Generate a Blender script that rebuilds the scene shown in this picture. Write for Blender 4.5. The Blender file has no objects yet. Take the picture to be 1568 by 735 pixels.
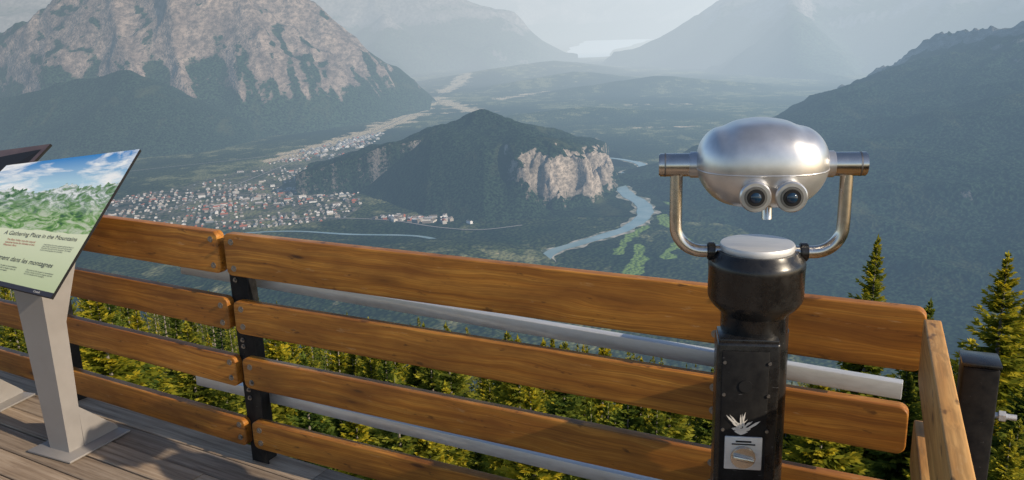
import bpy, bmesh, math, random
import numpy as np
from mathutils import Matrix, Vector
random.seed(7); rng=np.random.default_rng(11)
scene=bpy.context.scene
COL=bpy.context.collection
DECK=-1.9           # deck level, world origin = photographer's eye
FLOOR=-900.0        # valley floor

# ------------------------------------------------------------ camera
P=math.radians(14.5); TH=math.radians(2.0)
R0=Vector((1,0,0)); U0=Vector((0,math.sin(P),math.cos(P))); F=Vector((0,math.cos(P),-math.sin(P)))
R=R0*math.cos(TH)-U0*math.sin(TH); U=R0*math.sin(TH)+U0*math.cos(TH); B=-F
cam=bpy.data.cameras.new("Camera"); co=bpy.data.objects.new("Camera",cam); COL.objects.link(co)
co.matrix_world=Matrix(((R.x,U.x,B.x,0),(R.y,U.y,B.y,0),(R.z,U.z,B.z,0),(0,0,0,1)))
cam.lens=36*1250/1568; cam.clip_start=0.05; cam.clip_end=300000
scene.camera=co
scene.view_settings.view_transform='Standard'; scene.view_settings.look='None'; scene.view_settings.exposure=0

# ------------------------------------------------------------ light
SUN_AZ=122; SUN_EL=27
w=bpy.data.worlds.new("World"); scene.world=w; w.use_nodes=True
nt=w.node_tree; nt.nodes.clear()
sky=nt.nodes.new('ShaderNodeTexSky'); sky.sky_type='NISHITA'; sky.sun_disc=False
sky.sun_elevation=math.radians(SUN_EL); sky.sun_rotation=math.radians(SUN_AZ); sky.altitude=1500; sky.dust_density=2.0
bg=nt.nodes.new('ShaderNodeBackground'); bg.inputs[1].default_value=0.145
wo=nt.nodes.new('ShaderNodeOutputWorld'); nt.links.new(sky.outputs[0],bg.inputs[0]); nt.links.new(bg.outputs[0],wo.inputs[0])
sd=bpy.data.lights.new("sun","SUN"); sd.energy=5.0; sd.angle=math.radians(0.5); sd.color=(1.0,0.84,0.63)
so=bpy.data.objects.new("sun",sd); COL.objects.link(so)
az=math.radians(SUN_AZ); el=math.radians(SUN_EL)
sdir=Vector((math.sin(az)*math.cos(el),math.cos(az)*math.cos(el),math.sin(el)))
so.rotation_euler=sdir.to_track_quat('Z','Y').to_euler()

# ------------------------------------------------------------ node helpers
class N:
    def __init__(s,name):
        s.m=bpy.data.materials.new(name); s.m.use_nodes=True; s.t=s.m.node_tree; s.t.nodes.clear()
        s.out=s.t.nodes.new('ShaderNodeOutputMaterial')
    def n(s,ty,**k):
        x=s.t.nodes.new(ty)
        for a,b in k.items(): setattr(x,a,b)
        return x
    def l(s,a,b): s.t.links.new(a,b)
    def put(s,sock,v):
        if isinstance(v,bpy.types.NodeSocket): s.l(v,sock)
        else: sock.default_value=v
    def math(s,op,a,b=0.0,c=0.0,clamp=False):
        x=s.n('ShaderNodeMath',operation=op); x.use_clamp=clamp
        s.put(x.inputs[0],a); s.put(x.inputs[1],b)
        if op in('MULTIPLY_ADD',): s.put(x.inputs[2],c)
        return x.outputs[0]
    def mix(s,f,a,b,bt='MIX'):
        x=s.n('ShaderNodeMix',data_type='RGBA',blend_type=bt)
        s.put(x.inputs[0],f)
        for sk,v in((x.inputs[6],a),(x.inputs[7],b)):
            if isinstance(v,tuple): v=tuple(v)+(1,) if len(v)==3 else v
            s.put(sk,v)
        return x.outputs[2]
    def mapr(s,v,a,b,c=0.0,d=1.0,smooth=False):
        x=s.n('ShaderNodeMapRange'); x.clamp=True
        if smooth: x.interpolation_type='SMOOTHSTEP'
        s.put(x.inputs[0],v); x.inputs[1].default_value=a; x.inputs[2].default_value=b; x.inputs[3].default_value=c; x.inputs[4].default_value=d
        return x.outputs[0]
    def noise(s,vec,scale,detail=4,rough=0.55,dist=0.0):
        x=s.n('ShaderNodeTexNoise'); s.l(vec,x.inputs['Vector']); x.inputs['Scale'].default_value=scale
        x.inputs['Detail'].default_value=detail; x.inputs['Roughness'].default_value=rough; x.inputs['Distortion'].default_value=dist
        return x.outputs[0]
    def mapping(s,vec,scale=(1,1,1),loc=None,rot=None):
        x=s.n('ShaderNodeMapping'); s.l(vec,x.inputs[0]); x.inputs[3].default_value=scale
        if loc is not None: s.put(x.inputs[1],loc)
        if rot is not None: x.inputs[2].default_value=rot
        return x.outputs[0]
    def ramp(s,f,stops):
        x=s.n('ShaderNodeValToRGB'); s.l(f,x.inputs[0]); e=x.color_ramp.elements
        e[0].position=stops[0][0]; e[0].color=tuple(stops[0][1])+(1,)
        e[1].position=stops[-1][0]; e[1].color=tuple(stops[-1][1])+(1,)
        for p,c in stops[1:-1]:
            q=e.new(p); q.color=tuple(c)+(1,)
        return x.outputs[0]
    def attr(s,name,col=False):
        x=s.n('ShaderNodeAttribute',attribute_name=name); return x.outputs[0] if col else x.outputs[2]
    def bsdf(s,color,rough=0.6,metal=0.0,spec=0.5,bump=None,bstr=0.3,bdist=0.01,coat=0):
        b=s.n('ShaderNodeBsdfPrincipled')
        if isinstance(color,tuple): color=color+(1,)
        s.put(b.inputs['Base Color'],color); s.put(b.inputs['Roughness'],rough); s.put(b.inputs['Metallic'],metal)
        b.inputs['Specular IOR Level'].default_value=spec; b.inputs['Coat Weight'].default_value=coat
        if bump is not None:
            u=s.n('ShaderNodeBump'); u.inputs['Strength'].default_value=bstr; u.inputs['Distance'].default_value=bdist
            s.l(bump,u.inputs['Height']); s.l(u.outputs[0],b.inputs['Normal'])
        return b.outputs[0]
    def diff(s,color,bump=None,bstr=.8,bdist=10):
        b=s.n('ShaderNodeBsdfDiffuse'); s.put(b.inputs[0],color if not isinstance(color,tuple) else color+(1,))
        if bump is not None:
            u=s.n('ShaderNodeBump'); u.inputs['Strength'].default_value=bstr; u.inputs['Distance'].default_value=bdist
            s.l(bump,u.inputs['Height']); s.l(u.outputs[0],b.inputs['Normal'])
        return b.outputs[0]
    def done(s,sh): s.l(sh,s.out.inputs[0]); return s.m
    def pos(s): return s.n('ShaderNodeNewGeometry').outputs['Position']
    def obj(s): return s.n('ShaderNodeTexCoord').outputs['Object']
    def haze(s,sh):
        # painted airlight: emission mixed in by distance from the lookout, brighter to the right
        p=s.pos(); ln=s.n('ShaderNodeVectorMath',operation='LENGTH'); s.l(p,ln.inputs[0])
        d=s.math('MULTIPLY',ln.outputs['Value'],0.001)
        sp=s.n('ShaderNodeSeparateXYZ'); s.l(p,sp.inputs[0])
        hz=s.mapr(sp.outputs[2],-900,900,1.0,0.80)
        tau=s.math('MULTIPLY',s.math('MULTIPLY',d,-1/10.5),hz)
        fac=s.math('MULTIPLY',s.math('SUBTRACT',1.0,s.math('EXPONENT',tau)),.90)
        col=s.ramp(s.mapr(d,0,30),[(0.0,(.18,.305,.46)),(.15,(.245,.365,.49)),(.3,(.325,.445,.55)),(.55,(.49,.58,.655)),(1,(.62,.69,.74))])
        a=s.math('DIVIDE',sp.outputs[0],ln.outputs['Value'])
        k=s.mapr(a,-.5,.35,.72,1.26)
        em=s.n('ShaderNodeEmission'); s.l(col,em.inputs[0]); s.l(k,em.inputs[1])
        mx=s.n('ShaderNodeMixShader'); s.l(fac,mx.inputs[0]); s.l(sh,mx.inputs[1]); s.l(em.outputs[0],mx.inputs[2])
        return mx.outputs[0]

def empty(name,loc=(0,0,0),rz=0):
    e=bpy.data.objects.new(name,None); e.location=loc; e.rotation_euler=(0,0,rz); COL.objects.link(e); e.empty_display_size=.2
    return e
def obj_from(name,verts,faces,mat=None,parent=None,smooth=False):
    me=bpy.data.meshes.new(name); me.from_pydata([tuple(v) for v in verts],[],faces); me.update()
    o=bpy.data.objects.new(name,me); COL.objects.link(o)
    if mat: me.materials.append(mat)
    if parent: o.parent=parent
    if smooth:
        for p in me.polygons: p.use_smooth=True
    return o
def bm_obj(name,bm,mat=None,parent=None,smooth=False):
    bmesh.ops.recalc_face_normals(bm,faces=bm.faces)
    me=bpy.data.meshes.new(name); bm.to_mesh(me); bm.free()
    o=bpy.data.objects.new(name,me); COL.objects.link(o)
    if mat: me.materials.append(mat)
    if parent: o.parent=parent
    if smooth:
        for p in me.polygons: p.use_smooth=True
        me.set_sharp_from_angle(angle=math.radians(40))
    return o
def box(name,c,s,mat,parent=None,bev=.004,rot=None,segs=2):
    bm=bmesh.new(); bmesh.ops.create_cube(bm,size=1)
    bmesh.ops.scale(bm,vec=s,verts=bm.verts)
    if bev: bmesh.ops.bevel(bm,geom=bm.edges[:],offset=bev,segments=segs,affect='EDGES',profile=.5)
    o=bm_obj(name,bm,mat,parent,True); o.location=c
    if rot: o.rotation_euler=rot
    return o
def cyl(name,a,b,r,mat,parent=None,seg=32,r2=None,bev=0):
    a=Vector(a); b=Vector(b); d=b-a
    bm=bmesh.new(); bmesh.ops.create_cone(bm,cap_ends=True,segments=seg,radius1=r,radius2=r if r2 is None else r2,depth=d.length)
    if bev:
        ed=[e for e in bm.edges if len(e.link_faces)==2 and any(len(f.verts)>4 for f in e.link_faces)]
        bmesh.ops.bevel(bm,geom=ed,offset=bev,segments=2,affect='EDGES')
    o=bm_obj(name,bm,mat,parent,True); o.location=(a+b)/2; o.rotation_euler=d.to_track_quat('Z','Y').to_euler()
    return o
def lathe(name,prof,mat,parent=None,seg=64,loc=(0,0,0)):
    vs=[];fs=[]
    for r,z in prof:
        for i in range(seg):
            t=2*math.pi*i/seg; vs.append((r*math.cos(t),r*math.sin(t),z))
    for j in range(len(prof)-1):
        for i in range(seg):
            k=(i+1)%seg; fs.append((j*seg+i,j*seg+k,(j+1)*seg+k,(j+1)*seg+i))
    fs.append(tuple(range(seg))[::-1]); fs.append(tuple(range((len(prof)-1)*seg,len(prof)*seg)))
    o=obj_from(name,vs,fs,mat,parent,True); o.location=loc
    o.data.set_sharp_from_angle(angle=math.radians(35))
    return o
def tube(name,pts,r,mat,parent=None,seg=16):
    pts=[Vector(p) for p in pts]; vs=[];fs=[]
    n=len(pts)
    for i,p in enumerate(pts):
        t=(pts[min(i+1,n-1)]-pts[max(i-1,0)]).normalized()
        u=Vector((0,1,0)); v=t.cross(u).normalized()
        for k in range(seg):
            a=2*math.pi*k/seg; vs.append(p+u*math.cos(a)*r+v*math.sin(a)*r)
    for i in range(n-1):
        for k in range(seg):
            k2=(k+1)%seg; fs.append((i*seg+k,i*seg+k2,(i+1)*seg+k2,(i+1)*seg+k))
    fs.append(tuple(range(seg))); fs.append(tuple(range((n-1)*seg,n*seg)))
    o=obj_from(name,vs,fs,mat,parent,True); o.data.set_sharp_from_angle(angle=math.radians(50)); return o

# ------------------------------------------------------------ materials (foreground)
def wood_mat(name,c_dark,c_mid,c_light,rough=.5,coat=.12):
    s=N(name); o=s.obj(); inf=s.n('ShaderNodeObjectInfo')
    cmb=s.n('ShaderNodeCombineXYZ'); s.l(s.math('MULTIPLY',inf.outputs['Random'],37.0),cmb.inputs[0]); s.l(s.math('MULTIPLY',inf.outputs['Random'],91.0),cmb.inputs[2])
    ad=s.n('ShaderNodeVectorMath',operation='ADD'); s.l(o,ad.inputs[0]); s.l(cmb.outputs[0],ad.inputs[1]); v=ad.outputs[0]
    warp=s.noise(s.mapping(v,(1.6,3,5)),1.5,2)
    wv=s.n('ShaderNodeVectorMath',operation='ADD'); s.l(v,wv.inputs[0])
    c2=s.n('ShaderNodeCombineXYZ'); s.l(s.math('MULTIPLY',warp,.06),c2.inputs[2]); s.l(c2.outputs[0],wv.inputs[1]); v2=wv.outputs[0]
    g1=s.noise(s.mapping(v2,(.6,25,46)),1,4,.6,.2)
    g2=s.noise(s.mapping(v2,(2.4,120,240)),1,3,.6)
    blot=s.noise(s.mapping(v,(1.9,4,8)),1.2,4,.65)
    col=s.ramp(g1,[(.28,c_dark),(.46,c_mid),(.72,c_light)])
    col=s.mix(s.mapr(blot,.40,.66,0,.75),col,tuple(x*1.10 for x in c_dark),'MIX')
    col=s.mix(s.mapr(g2,.40,.62,.0,.50),col,tuple(x*.36 for x in c_mid))
    vo=s.n('ShaderNodeTexVoronoi'); s.l(s.mapping(v2,(1.9,0.01,7.0)),vo.inputs['Vector']); vo.inputs['Scale'].default_value=1
    knot=s.mapr(vo.outputs['Distance'],.035,.095,1,0,True)
    halo=s.mapr(vo.outputs['Distance'],.07,.25,.45,0,True)
    col=s.mix(halo,col,tuple(x*.6 for x in c_dark)); col=s.mix(s.math('MULTIPLY',knot,.85),col,(.04,.014,.005))
    scuff=s.noise(s.mapping(v,(7,20,40)),1,4,.7)
    col=s.mix(s.mapr(scuff,.62,.73,0,.5),col,(.58,.40,.21))
    stain=s.noise(s.mapping(v,(10,20,30)),1,3,.6)
    col=s.mix(s.mapr(stain,.63,.70,0,.65),col,(.04,.016,.006))
    vr=s.ramp(inf.outputs['Random'],[(0,(.80,.77,.74)),(1,(1.04,1.02,1.0))]); col=s.mix(1.0,col,vr,'MULTIPLY')
    bm=s.math('ADD',s.math('MULTIPLY',g1,.5),s.math('MULTIPLY',g2,.35))
    rg=s.mapr(blot,.3,.7,rough-.10,rough+.12)
    return s.done(s.bsdf(col,rg,0,.40,bm,.35,.002,coat))
M_wood=wood_mat("stained_wood",(.19,.064,.010),(.47,.185,.024),(.70,.335,.058),.50,.04)
M_wood2=wood_mat("sunlit_wood",(.34,.15,.035),(.60,.32,.095),(.74,.45,.165),.6,.02)  # lighter copy of the stained wood: sun on the return planks put into colour
def metal(name,c,rough=.35,met=1.0,nsc=30,var=.25,stretch=(1,1,1)):
    s=N(name); v=s.mapping(s.obj(),stretch); a=s.noise(v,nsc,4,.6); b=s.noise(v,nsc*.15,3,.6,.8)
    m=s.math('ADD',s.math('MULTIPLY',a,.4),s.math('MULTIPLY',b,.6))
    col=s.mix(s.mapr(m,.3,.7),tuple(x*(1-var) for x in c),tuple(min(1,x*(1+var*.4)) for x in c))
    return s.done(s.bsdf(col,s.mapr(m,.3,.7,rough*.8,rough*1.3),met,.5,a,.06,.001))
M_galv=metal("galvanised_steel",(.66,.67,.68),.48,.55,25,.2,(1,6,6))
M_steel=metal("stainless_steel",(.66,.62,.57),.24,1,40,.15)
M_headm=metal("silver_paint",(.70,.70,.705),.30,.80,18,.34)
M_bolt=metal("bolt_steel",(.30,.29,.28),.4,.9,60,.3)
M_grey=metal("grey_powder_coat",(.27,.255,.245),.5,.1,20,.12)
def black_mat(nm,rg,spec):
    s=N(nm); v=s.obj(); a=s.noise(v,22,5,.7); sc=s.noise(s.mapping(v,(26,26,120)),1,5,.75)
    col=s.mix(s.mapr(a,.35,.7),(.007,.007,.008),(.020,.0195,.019))
    col=s.mix(s.mapr(sc,.66,.71,0,.6),col,(.20,.20,.20))
    return s.done(s.bsdf(col,s.mapr(a,.3,.7,rg,rg+.2),0,spec,a,.08,.001))
M_black=black_mat("black_gloss_paint",.18,.5); M_blackm=black_mat("black_matt_paint",.5,.15)
s=N("lens_glass"); M_glass=s.done(s.bsdf((.01,.03,.06),.05,0,.8))
s=N("rubber"); M_rubber=s.done(s.bsdf((.012,.012,.013),.6,0,.3))
s=N("white_paint"); M_white=s.done(s.bsdf((.62,.60,.56),.7))
def deck_mat():
    s=N("deck_boards"); p=s.n('ShaderNodeTexCoord').outputs['Object']; r=s.attr('rnd')
    c=s.n('ShaderNodeCombineXYZ'); s.l(s.math('MULTIPLY',r,50.0),c.inputs[0]); s.l(s.math('MULTIPLY',r,17.0),c.inputs[1])
    ad=s.n('ShaderNodeVectorMath',operation='ADD'); s.l(p,ad.inputs[0]); s.l(c.outputs[0],ad.inputs[1]); v=ad.outputs[0]
    g=s.noise(s.mapping(v,(1.2,40,40)),1,5,.65,.3); b=s.noise(v,2.2,4,.6); f=s.noise(s.mapping(v,(6,160,160)),1,3,.6)
    col=s.ramp(g,[(.3,(.17,.125,.09)),(.5,(.38,.30,.225)),(.7,(.53,.44,.35))])
    col=s.mix(s.mapr(b,.35,.7,0,.45),col,(.21,.15,.105)); col=s.mix(s.mapr(f,.55,.7,0,.5),col,(.11,.07,.05))
    hs=s.mix(1.0,col,s.ramp(r,[(0,(.7,.7,.7)),(1,(1.25,1.2,1.12))]),'MULTIPLY')
    return s.done(s.bsdf(hs,.75,0,.25,s.math('ADD',g,f),.5,.004))
M_deck=deck_mat()

# ------------------------------------------------------------ wooden railing
def plank(name,parent,A,Bp,zt,zb,th=.042,mat=None,r=.028,slope=0):
    A=Vector((A[0],A[1])); Bp=Vector((Bp[0],Bp[1])); d=Bp-A; L=d.length; H=zt-zb
    pts=[]
    for cx,cz,a0 in((L-r,H/2-r,0),(r,H/2-r,90),(r,-H/2+r,180),(L-r,-H/2+r,270)):
        for k in range(6):
            a=math.radians(a0+k*18); pts.append((cx+r*math.cos(a),cz+r*math.sin(a)))
    bm=bmesh.new(); f=[bm.verts.new((x,0,z)) for x,z in pts]; face=bm.faces.new(f)
    ex=bmesh.ops.extrude_face_region(bm,geom=[face]); vs=[g for g in ex['geom'] if isinstance(g,bmesh.types.BMVert)]
    bmesh.ops.translate(bm,vec=(0,th,0),verts=vs)
    ed=[e for e in bm.edges if any(len(q.verts)>4 for q in e.link_faces)]
    bmesh.ops.bevel(bm,geom=ed,offset=.005,segments=3,affect='EDGES',profile=.6)
    o=bm_obj(name,bm,mat or M_wood,parent,True); o.location=(A.x,A.y,(zt+zb)/2); o.rotation_euler=(0,-slope,math.atan2(d.y,d.x)); return o
LV=[(-.800,-.987),(-1.100,-1.250),(-1.368,-1.512),(-1.672,-1.805)]
rail=empty("wooden_railing")
P1=Vector((-1.232,3.381)); P2=Vector((1.150,2.142)); PL=Vector((-1.262,3.402)); PLL=Vector((-3.66,4.80))
P3a=Vector((1.158,2.085)); P3b=Vector((1.158-.402*1.3,2.085-.916*1.3))
d1=(P2-P1).normalized(); n1=Vector((-d1.y,d1.x))            # outward
dl=(PL-PLL).normalized(); nl=Vector((-dl.y,dl.x))
d3=(P3b-P3a).normalized(); n3=Vector((-d3.y,d3.x))
jit=[(.0,.0),(-.004,.006),(.006,-.008),(.004,-.01)]
def bolt(parent,p,n,z,r=.010):
    p=Vector((p.x,p.y,z)); nn=Vector((n.x,n.y,0))
    cyl("bolt_washer",p+nn*.001,p-nn*.003,r*1.35,M_bolt,parent,16)
    cyl("bolt_head",p-nn*.003,p-nn*.010,r*.8,M_bolt,parent,6)
for i,(zt,zb) in enumerate(LV):
    a,b=jit[i]
    plank("plank_main_%d"%i,rail,P1+d1*(.012*i*.9),P2+d1*(a-(.0 if i==0 else .018)),zt+a*.5,zb+a*.5)
    plank("plank_side_%d"%i,rail,PLL,PL+d1*(.010*i*.9)+d1*(-.004+b*.5),zt+b*.6,zb+b*.6)
    plank("plank_return_%d"%i,rail,P3b,P3a,zt,zb,mat=M_wood2)
    for z in (zt-.035,zb+.035):
        bolt(rail,P1+d1*(.012*i*.9+.045),n1,z); bolt(rail,PL-dl*.045+d1*.01*i,nl,z)
        bolt(rail,P1+d1*2.10,n1,z); 
        bolt(rail,PL-dl*1.35,nl,z)
def ipost(p,n,z0,z1,nm="steel_post"):
    a=math.atan2(n.y,n.x)-math.pi/2
    c=p+n*.085
    box(nm,(c.x,c.y,(z0+z1)/2),(.055,.075,z0-z1),M_blackm,rail,.003,(0,0,a))
    q=p+n*.046
    box(nm+"_flange",(q.x,q.y,(z0+z1)/2-.02),(.10,.007,z0-z1-.04),M_blackm,rail,.002,(0,0,a))
ipost(P1+d1*(.015),n1,-.84,-2.5); ipost(P1+d1*2.19,n1,-.84,-2.5); ipost(PL-dl*1.4,nl,-.84,-2.5)
for z in (-1.02,-1.3,-1.33,-1.54,-1.58): 
    bolt(rail,P1+d1*.0+n1*.042,n1,z,.008)
def strip(nm,s0,s1,z0,z1,h):
    A=P1+d1*s0+n1*.135; Bq=P1+d1*s1+n1*.135; L=(Bq-A).length; m=(A+Bq)/2
    box(nm,(m.x,m.y,(z0+z1)/2),(L,.035,h),M_galv,rail,.003,(0,math.atan2(z0-z1,L),math.atan2(d1.y,d1.x)))
strip("galvanised_rail_upper",-.43,2.64,-1.034,-1.104,.054)
strip("galvanised_rail_lower",-.43,2.64,-1.600,-1.632,.052)
cp=box("corner_post",(1.205,1.965,-1.75),(.085,.085,1.74),M_blackm,rail,.006,(0,0,math.atan2(d3.y,d3.x)))
box("corner_post_cap",(1.205,1.965,-.873),(.092,.092,.012),M_black,rail,.004,(0,0,math.atan2(d3.y,d3.x)))
for z in(-1.02,-1.30):
    c=Vector((1.205,1.965,z))
    cyl("anchor_bolt",c+Vector((.03,-.02,0)),c+Vector((.085,-.045,0)),.008,M_galv,rail,12); cyl("anchor_nut",c+Vector((.048,-.028,0)),c+Vector((.062,-.035,0)),.015,M_galv,rail,6)

# ------------------------------------------------------------ deck
def build_deck():
    d=Vector((dl.x,dl.y)); ang=math.atan2(d.y,d.x); nrm=Vector((-d.y,d.x))
    o0=Vector((PL.x,PL.y))
    verts=[];faces=[];rv=[]
    wv,gap=.138,.007; th=.04
    for r in range(0,34):
        off=.14-(r*(wv+gap)); off2=off-wv
        smin=-5.2
        def smax(of):
            best=6.0
            for (q,nn) in ((Vector(P1)+n1*.14,n1),(Vector(P3a)-n3*(-.10),n3)):
                base=o0+nrm*of; den=d.dot(nn)
                if den>1e-4: best=min(best,(q-base).dot(nn)/den)
            return best
        s1,s2=smax(off),smax(off2)
        cuts=[smin]; 
        x=smin+random.uniform(1.2,3.6)
        while x<min(s1,s2)-.6: cuts.append(x); x+=3.6
        for k,c in enumerate(cuts):
            last=(k==len(cuts)-1)
            e1=s1 if last else cuts[k+1]-.004; e2=s2 if last else cuts[k+1]-.004
            if e1<=c or e2<=c: continue
            b=len(verts); cz=random.uniform(-.002,.002); ch=.005
            for (z,iz) in ((0,ch),(-ch,0),(-th,0)):
                verts+=[(c,off-iz,z+cz),(e1,off-iz,z+cz),(e2,off2+iz,z+cz),(c,off2+iz,z+cz)]
            fs=[(0,1,2,3)]
            for l in(0,4):
                for q in range(4): fs.append((l+q,l+4+q,l+4+(q+1)%4,l+(q+1)%4))
            rr=random.random()
            for f in fs: faces.append(tuple(b+q for q in f)); rv.append(rr)
    o=obj_from("wooden_deck",verts,faces,M_deck); o.location=(o0.x,o0.y,DECK); o.rotation_euler=(0,0,ang)
    at=o.data.attributes.new('rnd','FLOAT','FACE'); at.data.foreach_set('value',rv)
    bm=bmesh.new(); bm.from_mesh(o.data); bmesh.ops.recalc_face_normals(bm,faces=bm.faces); bm.to_mesh(o.data); bm.free()
    for y in (-.4,-1.6,-2.8,-4.0):
        j=box("deck_joist",(0,y,-.14),(10.0 if y<-.5 else 6,.05,.18),M_deck,o,.003)
        j.location=(-1.2 if y>-.5 else -1.5,y,-.135); j.scale=(.6,1,1)
build_deck()

# ------------------------------------------------------------ coin operated binoculars
vw=empty("coin_operated_binoculars",(.637,2.047,DECK),math.radians(-10))
def head():
    # lofted housing: (height, half width, half depth)
    T=np.array([(.1060,.000,.000),(.1055,.030,.040),(.1020,.072,.078),(.0920,.108,.104),(.0740,.134,.124),(.0480,.152,.137),(.0180,.160,.143),(-.0100,.160,.143),(-.0360,.153,.139),(-.0600,.139,.131),(-.0800,.120,.118),(-.0930,.096,.100),(-.0985,.062,.074),(-.1000,.028,.040),(-.1000,.000,.000)])
    def cr(t):
        i=int(min(max(math.floor(t),0),len(T)-2)); f=t-i
        p0,p1,p2,p3=T[max(i-1,0)],T[i],T[i+1],T[min(i+2,len(T)-1)]
        return .5*((2*p1)+(p2-p0)*f+(2*p0-5*p1+4*p2-p3)*f*f+(3*p1-p0-3*p2+p3)*f**3)
    nu,nv=128,84; vs=[];fs=[]
    def sp(x,e): return math.copysign(abs(x)**e,x)
    for j in range(nv+1):
        z,wx,wy=cr(j/nv*(len(T)-1)); wx=max(wx,0);wy=max(wy,0)
        for i in range(nu):
            t=2*math.pi*i/nu; e=.76
            x=wx*sp(math.cos(t),e); y=wy*sp(math.sin(t),e)
            zz=z
            if z>0:   # soft raised hood over the optics
                zz+=.006*math.exp(-(x/.055)**2)*(z/.106)-.006*math.exp(-((abs(x)-.092)/.020)**2)*(z/.106)
            vs.append((x,y,zz))
    for j in range(nv):
        for i in range(nu):
            k=(i+1)%nu; fs.append((j*nu+i,j*nu+k,(j+1)*nu+k,(j+1)*nu+i))
    o=obj_from("viewer_head",vs,fs,M_headm,vw,True); o.location=(0,0,1.549)
    bm=bmesh.new(); bm.from_mesh(o.data); bmesh.ops.remove_doubles(bm,verts=bm.verts,dist=1e-5); bmesh.ops.recalc_face_normals(bm,faces=bm.faces); bm.to_mesh(o.data); bm.free()
    for p in o.data.polygons: p.use_smooth=True
    vs=[];fs=[]
    for i in range(nu):
        t=2*math.pi*i/nu
        for dz,k in((-.0025,.985),(-.0015,1.004),(.0015,1.004),(.0025,.985)):
            vs.append((.161*k*sp(math.cos(t),.76),.143*k*sp(math.sin(t),.76),dz))
    for i in range(nu):
        k=(i+1)%nu
        for q in range(3): fs.append((i*4+q,k*4+q,k*4+q+1,i*4+q+1))
    m=obj_from("head_seam",vs,fs,M_headm,vw,True); m.location=(0,0,1.541)
head()
for sx in(-1,1):
    cyl("handle",(sx*.145,0,1.546),(sx*.254,0,1.546),.030,M_steel,vw,40,bev=.003)
    cyl("handle_collar",(sx*.148,0,1.546),(sx*.178,0,1.546),.0335,M_headm,vw,40,bev=.003)
    cyl("handle_groove",(sx*.236,0,1.546),(sx*.240,0,1.546),.0306,M_bolt,vw,40)
    pts=[(sx*.209,0,1.53),(sx*.209,0,1.50),(sx*.209,0,1.45),(sx*.209,0,1.40)]
    for k in range(1,10):
        t=math.radians(90*k/9); pts.append((sx*(.139+.07*math.cos(t)),0,1.387-.07*math.sin(t)))
    pts+=[(sx*.12,0,1.317),(sx*.09,0,1.317)]
    tube("yoke_arm",pts,.0165,M_steel,vw,20)
    cyl("yoke_collar",(sx*.106,0,1.317),(sx*.127,0,1.317),.024,M_black,vw,24,bev=.003)
    ex=.012+sx*.041
    r=lathe("eyepiece_ring",[(.020,0),(.034,0),(.037,.004),(.037,.014),(.031,.026),(.033,.04),(.035,.09),(.018,.09)],M_headm,vw,40)
    r.location=(ex,-.164,1.494); r.rotation_euler=(math.radians(-90),0,0)
    cyl("eyecup",(ex,-.169,1.494),(ex,-.152,1.494),.0265,M_bolt,vw,32,bev=.003)
    cyl("eyepiece_bezel",(ex,-.1715,1.494),(ex,-.157,1.494),.0205,M_rubber,vw,32,bev=.002)
    g=bpy.data.meshes.new("lens"); bm=bmesh.new(); bmesh.ops.create_uvsphere(bm,u_segments=24,v_segments=12,radius=.0130); bm.to_mesh(g); bm.free()
    go=bpy.data.objects.new("lens",g); COL.objects.link(go); g.materials.append(M_glass); go.parent=vw; go.location=(ex,-.1705,1.494); go.scale=(1,.4,1)
    for p in g.polygons: p.use_smooth=True
cyl("focus_knob",(.008,-.085,1.460),(.008,-.095,1.424),.013,M_steel,vw,20,bev=.002)
lathe("pivot_plate",[(.060,1.320),(.093,1.322),(.0945,1.326),(.0945,1.336),(.0925,1.340),(.088,1.341)],M_galv,vw,72)
lathe("swivel_housing",[(.06,1.05),(.087,1.06),(.087,1.150),(.092,1.158),(.112,1.178),(.1205,1.192),(.1225,1.200),(.1225,1.276),(.1235,1.279),(.1235,1.290),(.120,1.300),(.110,1.312),(.104,1.323),(.05,1.323)],M_black,vw,72)
lathe("pedestal_pole",[(.078,0.0),(.078,1.10)],M_black,vw,48,(.014,.012,0))
lathe("pedestal_flange",[(.15,0.002),(.15,.012),(.148,.015),(.09,.015),(.082,.03),(.06,.03)],M_black,vw,48,(.014,.012,0))
box("coin_box",(-.022,-.050,.80),(.158,.105,.60),M_black,vw,.008,segs=3)
box("coin_box_door",(-.030,-.106,.81),(.118,.008,.54),M_blackm,vw,.003)
box("coin_box_lid",(-.022,-.050,1.103),(.150,.098,.012),M_black,vw,.003)
box("coin_plate",(-.028,-.112,.795),(.096,.006,.096),M_galv,vw,.003)
cyl("coin_dial",(-.028,-.113,.785),(-.028,-.122,.785),.032,M_steel,vw,40,bev=.003)
box("coin_handle",(-.028,-.127,.785),(.056,.014,.012),M_steel,vw,.004,(0,math.radians(12),0))
box("coin_slot",(-.028,-.1155,.830),(.040,.003,.004),M_rubber,vw,0)
box("return_slot",(-.028,-.1160,.822),(.060,.002,.003),M_rubber,vw,0)
for x in(-.082,.030):
    for z in(.58,.70,.86,.96,1.05): cyl("rivet",(x,-.109,z),(x,-.113,z),.0045,M_bolt,vw,12)
cyl("lock_barrel",(-.028,-.108,.985),(-.028,-.1125,.985),.017,M_rubber,vw,24)
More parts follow.
